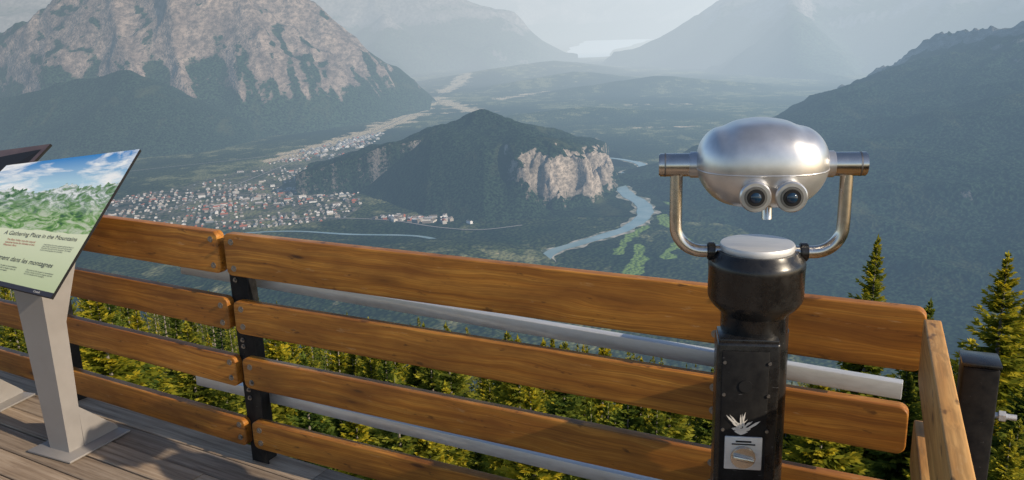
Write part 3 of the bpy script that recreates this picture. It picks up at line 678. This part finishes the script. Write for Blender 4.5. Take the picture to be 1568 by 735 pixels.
# ------------------------------------------------------------ town
def town():
    vs=[];fs=[];cols=[]
    pal=[(.42,.40,.37),(.34,.30,.26),(.20,.17,.15),(.13,.12,.115),(.38,.36,.35),(.36,.12,.07),(.18,.20,.22),(.68,.66,.64),(.15,.13,.11),(.50,.46,.41)]
    def house(x,y,w_,l,h,th,c,rc):
        ca,sa=math.cos(th),math.sin(th); b=len(vs)
        for z in(0,h):
            for px,py in((-w_,-l),(w_,-l),(w_,l),(-w_,l)): vs.append((x+px*ca-py*sa,y+px*sa+py*ca,FLOOR+z))
        for py in(-l,l): vs.append((x-py*sa,y+py*ca,FLOOR+h+w_*.5))
        for f in((0,1,5,4),(1,2,6,5),(2,3,7,6),(3,0,4,7),(4,5,8),(6,7,9)): fs.append(tuple(b+i for i in f)); cols.append(c)
        for f in((5,6,9,8),(7,4,8,9)): fs.append(tuple(b+i for i in f)); cols.append(rc)
    th=math.radians(18); n=0
    while n<1400:
        x=random.uniform(-2.5,-.75)*1000; y=random.uniform(3.85,7.1)*1000
        den=float(fbm(np.array([x/380]),np.array([y/380]),3)[0])
        core=math.exp(-((x+1400)**2+(y-4550)**2)/420**2)
        if random.random()>.34+den*2.2+core: continue
        u=x*math.cos(th)+y*math.sin(th); v=-x*math.sin(th)+y*math.cos(th)
        u=round(u/62)*62+random.choice((-16,16))+random.uniform(-7,7)
        if (v%150)<22: continue
        x2=u*math.cos(th)-v*math.sin(th); y2=u*math.sin(th)+v*math.cos(th)
        if not in_poly(np.array([x2/1000]),np.array([y2/1000]),TOWN)[0]: continue
        big=random.random()<.05+.25*core
        house(x2,y2,random.uniform(4,7)*(1.8 if big else 1),random.uniform(5,9)*(2.4 if big else 1),random.uniform(4,7)*(1.6 if big else 1),th+(math.pi/2 if random.random()<.3 else 0),random.choice(pal),random.choice(pal)); n+=1
    for k in range(60):
        t=random.random(); x=-640+330*t+random.gauss(0,40); y=4010-110*t+random.gauss(0,40)
        house(x,y,random.uniform(5,12),random.uniform(9,24),random.uniform(7,14),random.uniform(0,3),random.choice(pal),random.choice(pal))
    for k in range(130):
        t=random.random(); x=-1550+330*t+random.gauss(0,70); y=6300+1200*t+random.gauss(0,110)
        house(x,y,random.uniform(8,20),random.uniform(14,40),7,th,random.choice(pal),(.58,.55,.50))
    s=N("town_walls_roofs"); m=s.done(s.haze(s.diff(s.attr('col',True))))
    o=obj_from("town_buildings",vs,fs,m); at=o.data.attributes.new('col','FLOAT_COLOR','FACE'); at.data.foreach_set('color',np.array([c+(1,) for c in cols],np.float32).reshape(-1))
town()

# ------------------------------------------------------------ conifers
def leaf_mat(name,dark,mid,tip,trn=.35):
    s=N(name); t=s.attr('tint'); inf=s.n('ShaderNodeObjectInfo')
    col=s.ramp(t,[(0,dark),(.5,mid),(1,tip)])
    v=s.ramp(inf.outputs['Random'],[(0,(.46,.62,.8)),(.45,(1,1,1)),(1,(1.45,1.25,.75))]); col=s.mix(1.0,col,v,'MULTIPLY')
    d=s.n('ShaderNodeBsdfDiffuse'); s.l(col,d.inputs[0]); tr=s.n('ShaderNodeBsdfTranslucent'); s.l(s.mix(1.0,col,(1.5,1.4,.6),'MULTIPLY'),tr.inputs[0])
    mx=s.n('ShaderNodeMixShader'); mx.inputs[0].default_value=trn; s.l(d.outputs[0],mx.inputs[1]); s.l(tr.outputs[0],mx.inputs[2])
    return s.done(mx.outputs[0])
M_needle=leaf_mat("spruce_needles",(.026,.045,.014),(.135,.175,.032),(.44,.41,.055),.38)
M_needle2=leaf_mat("dull_needles",(.030,.052,.025),(.105,.135,.048),(.26,.27,.08))
s=N("bark"); M_bark=s.done(s.diff(s.mix(s.noise(s.mapping(s.obj(),(20,20,4)),1,2),(.10,.085,.07),(.34,.31,.28))))
def conifer_mesh(name,H,levels,nb,nt_,wid,seed,mat,start=.06,power=.85):
    r=random.Random(seed); vs=[];fs=[];tint=[];mi=[]
    seg=6; rings=8
    for j in range(rings+1):
        z=H*j/rings; rr=.014*H*(1-j/rings*.96)
        for i in range(seg): a=2*math.pi*i/seg; vs.append((rr*math.cos(a),rr*math.sin(a),z))
    for j in range(rings):
        for i in range(seg): k=(i+1)%seg; fs.append((j*seg+i,j*seg+k,(j+1)*seg+k,(j+1)*seg+i)); tint.append(0); mi.append(1)
    def quad(c,d,up,L,w_,t):
        sd_=d.cross(up); 
        if sd_.length<1e-4: return
        sd_.normalize(); b=len(vs)
        vs.extend([c-sd_*w_*.3,c+d*L*.5-sd_*w_,c+d*L,c+d*L*.5+sd_*w_]); fs.append((b,b+1,b+2,b+3)); tint.append(t); mi.append(0)
    lob=[r.uniform(.75,1.2) for _ in range(8)]
    for lv in range(levels):
        f=lv/(levels-1); z=H*(start+(1-start)*(f**.92)*.985)
        base=wid*H*((1-f)**power+.02)
        if f<.15: base*=.75+f*1.6
        for b in range(nb):
            if r.random()<.10: continue
            az_=2*math.pi*(b+r.random()*.9)/nb+lv*2.4
            L=base*r.uniform(.62,1.15)*lob[int(az_/(2*math.pi)*8)%8]
            el_=math.radians(-22+55*f+r.uniform(-8,8)); dirn=Vector((math.cos(az_)*math.cos(el_),math.sin(az_)*math.cos(el_),math.sin(el_)))
            clump=r.uniform(-.22,.22); p=Vector((0,0,z+r.uniform(-.01,.01)*H))
            for k in range(nt_):
                g=(k+.6)/nt_; c=p+dirn*L*g; c.z+=L*.22*g*g
                t=min(1,max(0,.12+.62*g+clump+r.uniform(-.12,.12)+.15*f))
                sw=math.radians(52-18*g)
                hor=Vector((-math.sin(az_),math.cos(az_),0))
                tl=L*(.42-.22*g)*r.uniform(.75,1.2)+.012*H*.6
                for sg in(-1,1):
                    d=(dirn*math.cos(sw)+hor*sg*math.sin(sw)); d.z+=r.uniform(-.35,.15); d.normalize()
                    up=Vector((r.uniform(-.6,.6),r.uniform(-.6,.6),1)).normalized()
                    quad(c,d,up,tl,tl*.17+.002*H,t)
                if k%2==0:
                    d=(dirn+Vector((0,0,-.7+r.uniform(-.2,.3)))).normalized(); quad(c,d,hor,tl*.8,tl*.16,t*.7)
            quad(p+dirn*L*.82+Vector((0,0,L*.16)),(dirn+Vector((0,0,.3))).normalized(),Vector((0,0,1)),L*.28+.01*H,L*.05+.003*H,min(1,.85+clump))
    quad(Vector((0,0,H*.965)),Vector((0,0,1)),Vector((0,1,0)),H*.05,.005*H,.8); quad(Vector((0,0,H*.965)),Vector((0,0,1)),Vector((1,0,0)),H*.05,.005*H,.8)
    me=bpy.data.meshes.new(name); me.from_pydata([tuple(v) for v in vs],[],fs); me.materials.append(mat); me.materials.append(M_bark)
    me.polygons.foreach_set('material_index',mi); at=me.attributes.new('tint','FLOAT','FACE'); at.data.foreach_set('value',tint); me.update(); return me
hi=[conifer_mesh("spruce_a%d"%i,10,46,8,7,.145+.02*i,i,M_needle) for i in range(3)]
md=[conifer_mesh("spruce_b%d"%i,10,26,6,4,.14+.015*i,20+i,M_needle) for i in range(3)]
thn=[conifer_mesh("pole_pine%d"%i,10,20,5,3,.07,40+i,M_needle2,start=.35,power=.6) for i in range(3)]
lo=[conifer_mesh("spruce_c%d"%i,10,12,5,2,.13,60+i,M_needle2) for i in range(2)]
def gz(x,y): return float(ground_z(np.array([float(x)]),np.array([float(y)]))[0])
def place(me,name,x,y,top=None,h=None,wf=1.0,parent=None):
    z=gz(x,y)-.15
    if h is None: h=top-z
    o=bpy.data.objects.new(name,me); COL.objects.link(o); o.location=(x,y,z); k=h/10; o.scale=(k*wf,k*wf,k); o.rotation_euler=(random.uniform(-.03,.03),random.uniform(-.03,.03),random.uniform(0,6.28))
    if parent: o.parent=parent
    return o
for (x,y,top,wf,k) in [(6.4,14,-3.85,1.05,0),(7.0,11,-3.35,1.25,1),(8.0,15,-5.4,1,2),(5.75,9.6,-4.55,1.0,0),(8.6,13.2,-4.7,1.1,1),(6.1,9.0,-4.2,1.2,2)]:
    place(hi[k],"spruce_tree",x,y,top=top,wf=wf)
env_a=[-.95,-.62,-.45,-.33,-.25,-.1,0,.1,.2,.3,.42,.6,.9]
env_e=[-.25,-.275,-.295,-.32,-.345,-.36,-.375,-.38,-.42,-.45,-.44,-.43,-.40]
forest=empty("conifer_forest")
def scatter(n,amin,amax,y0,y1,pool,hmin,hmax,wf=(.85,1.15),thin=None,drop=0):
    for _ in range(n):
        a=random.uniform(amin,amax); y=math.exp(random.uniform(math.log(y0),math.log(y1))); x=a*y
        z=gz(x,y); emax=np.interp(a,env_a,env_e)-abs(random.gauss(0,.036))-drop; h=emax*y-z
        if h<hmin: continue
        h=min(h,hmax*random.uniform(.75,1.1))
        me=random.choice(pool if (thin is None or random.random()>thin) else thn)
        place(me,"spruce",x,y,h=h,wf=random.uniform(*wf),parent=forest)
scatter(24,-.35,.75,5.2,8.5,hi,1.8,5.5,(1.0,1.4),drop=.05)
scatter(32,-.55,.75,8.5,14,hi,2.0,6.5,(.9,1.3))
scatter(100,-.75,.85,13,30,hi,3,9,(.85,1.25),thin=.12)
scatter(240,-.9,.9,28,80,md,5,15,(.8,1.15),thin=.4)
scatter(380,-1.0,-.12,45,200,thn+md[:1],9,19,(.8,1.2))
scatter(650,-1.1,1.1,80,800,lo,8,17,(.8,1.2))
